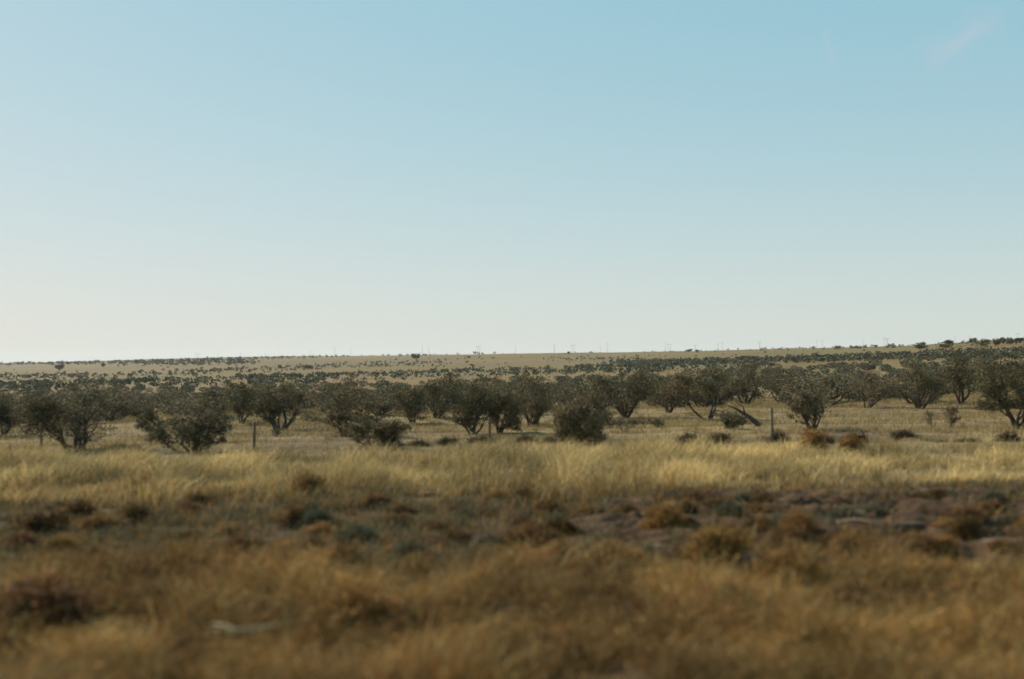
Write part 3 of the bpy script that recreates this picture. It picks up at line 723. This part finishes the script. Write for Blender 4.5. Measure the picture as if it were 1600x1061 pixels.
# leaning dead limb beside the forked shrub
x, y, d = hit(1188, 667); T = Tubes(); b0 = Vector((x, y, tz(x, y)))
u = d / FPX
T.tube([b0, b0 + Vector((-16 * u, .1, 14 * u)), b0 + Vector((-34 * u, .2, 26 * u)), b0 + Vector((-50 * u, .2, 33 * u))], [.11, .08, .05, .02], 7)
T.tube([b0 + Vector((-16 * u, .1, 14 * u)), b0 + Vector((-26 * u, 0, 12 * u)), b0 + Vector((-44 * u, 0, 20 * u))], [.05, .03, .01], 5)
T.tube([b0 + Vector((-22 * u, .1, 18 * u)), b0 + Vector((-26 * u, 0, 30 * u)), b0 + Vector((-40 * u, 0, 40 * u))], [.04, .025, .01], 5)
tag(ob('dead_branch', T.mesh('dead_branch', MAT_BARK)), 'dark leaning dead limb under the forked shrub, sloping down to the right', 'branch')

# ------------------------------------------------------------------ wire fence
fr = empty('wire_fence', (0, 0, 0)); tag(fr, 'old wire fence of thin weathered posts behind the straw grass', 'fence')
fp = []
for px, py, hp in [(-330, 722, 46), (65, 716, 50), (397, 706, 46), (765, 700, 46), (1207, 696, 58), (1640, 692, 50)]:
    x, y, d = hit(px, py)
    z = tz(x, y); h = hp * d / FPX; fp.append((x, y, z, h))
    T = Tubes(); a, b_ = random.uniform(-.03, .03), random.uniform(-.03, .03)
    T.tube([(0, 0, -.2), (a * .4, 0, h * .4), (a, b_, h - .01), (a, b_, h)], [.042, .040, .037, .033], 8)
    ob('post', T.mesh('post', MAT_POST), fr, (x, y, z))
for lv in (.35, .6, .88):
    T = Tubes(); pts = []
    for (x0, y0, z0, h0), (x1, y1, z1, h1) in zip(fp, fp[1:]):
        for s in np.linspace(0, 1, 7)[:-1]:
            pts.append(Vector((x0 + (x1 - x0) * s, y0 + (y1 - y0) * s - .06, (z0 + h0 * lv) * (1 - s) + (z1 + h1 * lv) * s - .12 * s * (1 - s))))
    T.tube(pts, [.004] * len(pts), 4); ob('wire', T.mesh('wire', MAT_WIRE), fr)

# ------------------------------------------------------------------ power poles along the skyline
POLES = [(282, 555, 's', 2300), (308, 551, 'h', 1700), (341, 552, 's', 2000), (376, 552, 's', 2300), (414, 551, 's', 2300), (485, 547, 's', 2200), (523, 542, 's', 1900),
         (548, 542, 's', 2100), (660, 540, 's', 2000), (670, 541.5, 's', 1700), (748, 540, 'h', 1700), (805, 540, 's', 2000), (866, 538.5, 'y', 1800), (895, 538, 'h', 1800),
         (938, 539.5, 's', 2100), (949, 536, 's', 1900), (1040, 533, 's', 1900), (1046, 537, 'h', 1900), (1086, 538, 'y', 1900), (1122, 536, 'y', 1900), (1129, 534, 's', 1900),
         (1187, 533, 'y', 1500), (1276, 531, 's', 2000), (1285, 531, 's', 2000), (1349, 531, 's', 1900), (1381, 527, 's', 1500), (1386, 527, 'y', 1300), (1492, 524, 's', 2000), (1515, 524, 's', 2000), (1590, 520, 'h', 1800)]
ORD = ['leftmost', 'second from the left', 'third from the left', 'fourth from the left', 'fifth from the left', 'sixth from the left', 'seventh from the left', 'eighth from the left', 'ninth from the left', 'tenth from the left',
       'eleventh from the left', 'twelfth from the left', 'thirteenth from the left', 'fourteenth from the left', 'fifteenth from the left', 'fifteenth from the right', 'fourteenth from the right', 'thirteenth from the right', 'twelfth from the right', 'eleventh from the right',
       'tenth from the right', 'ninth from the right', 'eighth from the right', 'seventh from the right', 'sixth from the right', 'fifth from the right', 'fourth from the right', 'third from the right', 'second from the right', 'rightmost']
for k, (px, py, kd, dist) in enumerate(POLES):
    dr = pixdir(px, py); s = dist / dr.y; x, y, ztop = dr.x * s, dist, EYE + dr.z * s
    z = tz(x, y); h = max(ztop - z, 8)
    o = empty('power_pole', (x, y, z))
    def tube(nm, segs):
        T = Tubes()
        for p, r_ in segs: T.tube(p, [r_] * len(p), 6)
        ob(nm, T.mesh(nm, MAT_POLE), o)
    if kd == 'h':
        tube('pole', [([(-1.6, 0, -1), (-1.6, 0, h)], .17)]); tube('pole', [([(1.6, 0, -1), (1.6, 0, h)], .17)])
        tube('crossarm', [([(-4.5, 0, h - 1.6), (4.5, 0, h - 1.6)], .14)])
    elif kd == 'y':
        tube('pole', [([(0, 0, -1), (0, 0, h - 2)], .26)])
        tube('crossarm', [([(0, 0, h - 3), (-2.4, 0, h)], .15), ([(0, 0, h - 3), (2.4, 0, h)], .15)])
    else:
        tube('pole', [([(0, 0, -1), (0, 0, h)], .19)]); tube('crossarm', [([(-1.7, 0, h - 1.2), (1.7, 0, h - 1.2)], .11)])
    form = {'h': 'two-legged power pole with a wide crossarm', 'y': 'power pole with a forked Y-shaped top', 's': 'thin faint single power pole'}[kd]
    tag(o, form + ' on the skyline, ' + ORD[k] + ' of all', 'power pole', 'power poles along the skyline')
    print('pole', px, round(h, 1))

# ------------------------------------------------------------------ haze: one closed box of thin air
bpy.ops.mesh.primitive_cube_add(size=1)
hz = bpy.context.object; hz.name = 'haze'
zlo, ztop = -6.0, 75.0
zlo = float(V[:, 2].min()) - 1.5; zlo = min(zlo, float(GZ.min()) - 1.5)
hz.scale = (12400, 12400, ztop - zlo); hz.location = (0, 0, (ztop + zlo) / 2)
m = bpy.data.materials.new('haze_air'); m.use_nodes = True; t = m.node_tree; t.nodes.clear()
o = N(t, 'ShaderNodeOutputMaterial'); v = N(t, 'ShaderNodeVolumePrincipled')
v.inputs['Color'].default_value = (.90, .93, .93, 1); v.inputs['Density'].default_value = .00007; v.inputs['Anisotropy'].default_value = .2
t.links.new(v.outputs[0], o.inputs['Volume']); hz.data.materials.append(m)
tag(hz, 'thin pale blue haze over the whole plain', 'haze', kind='stuff')
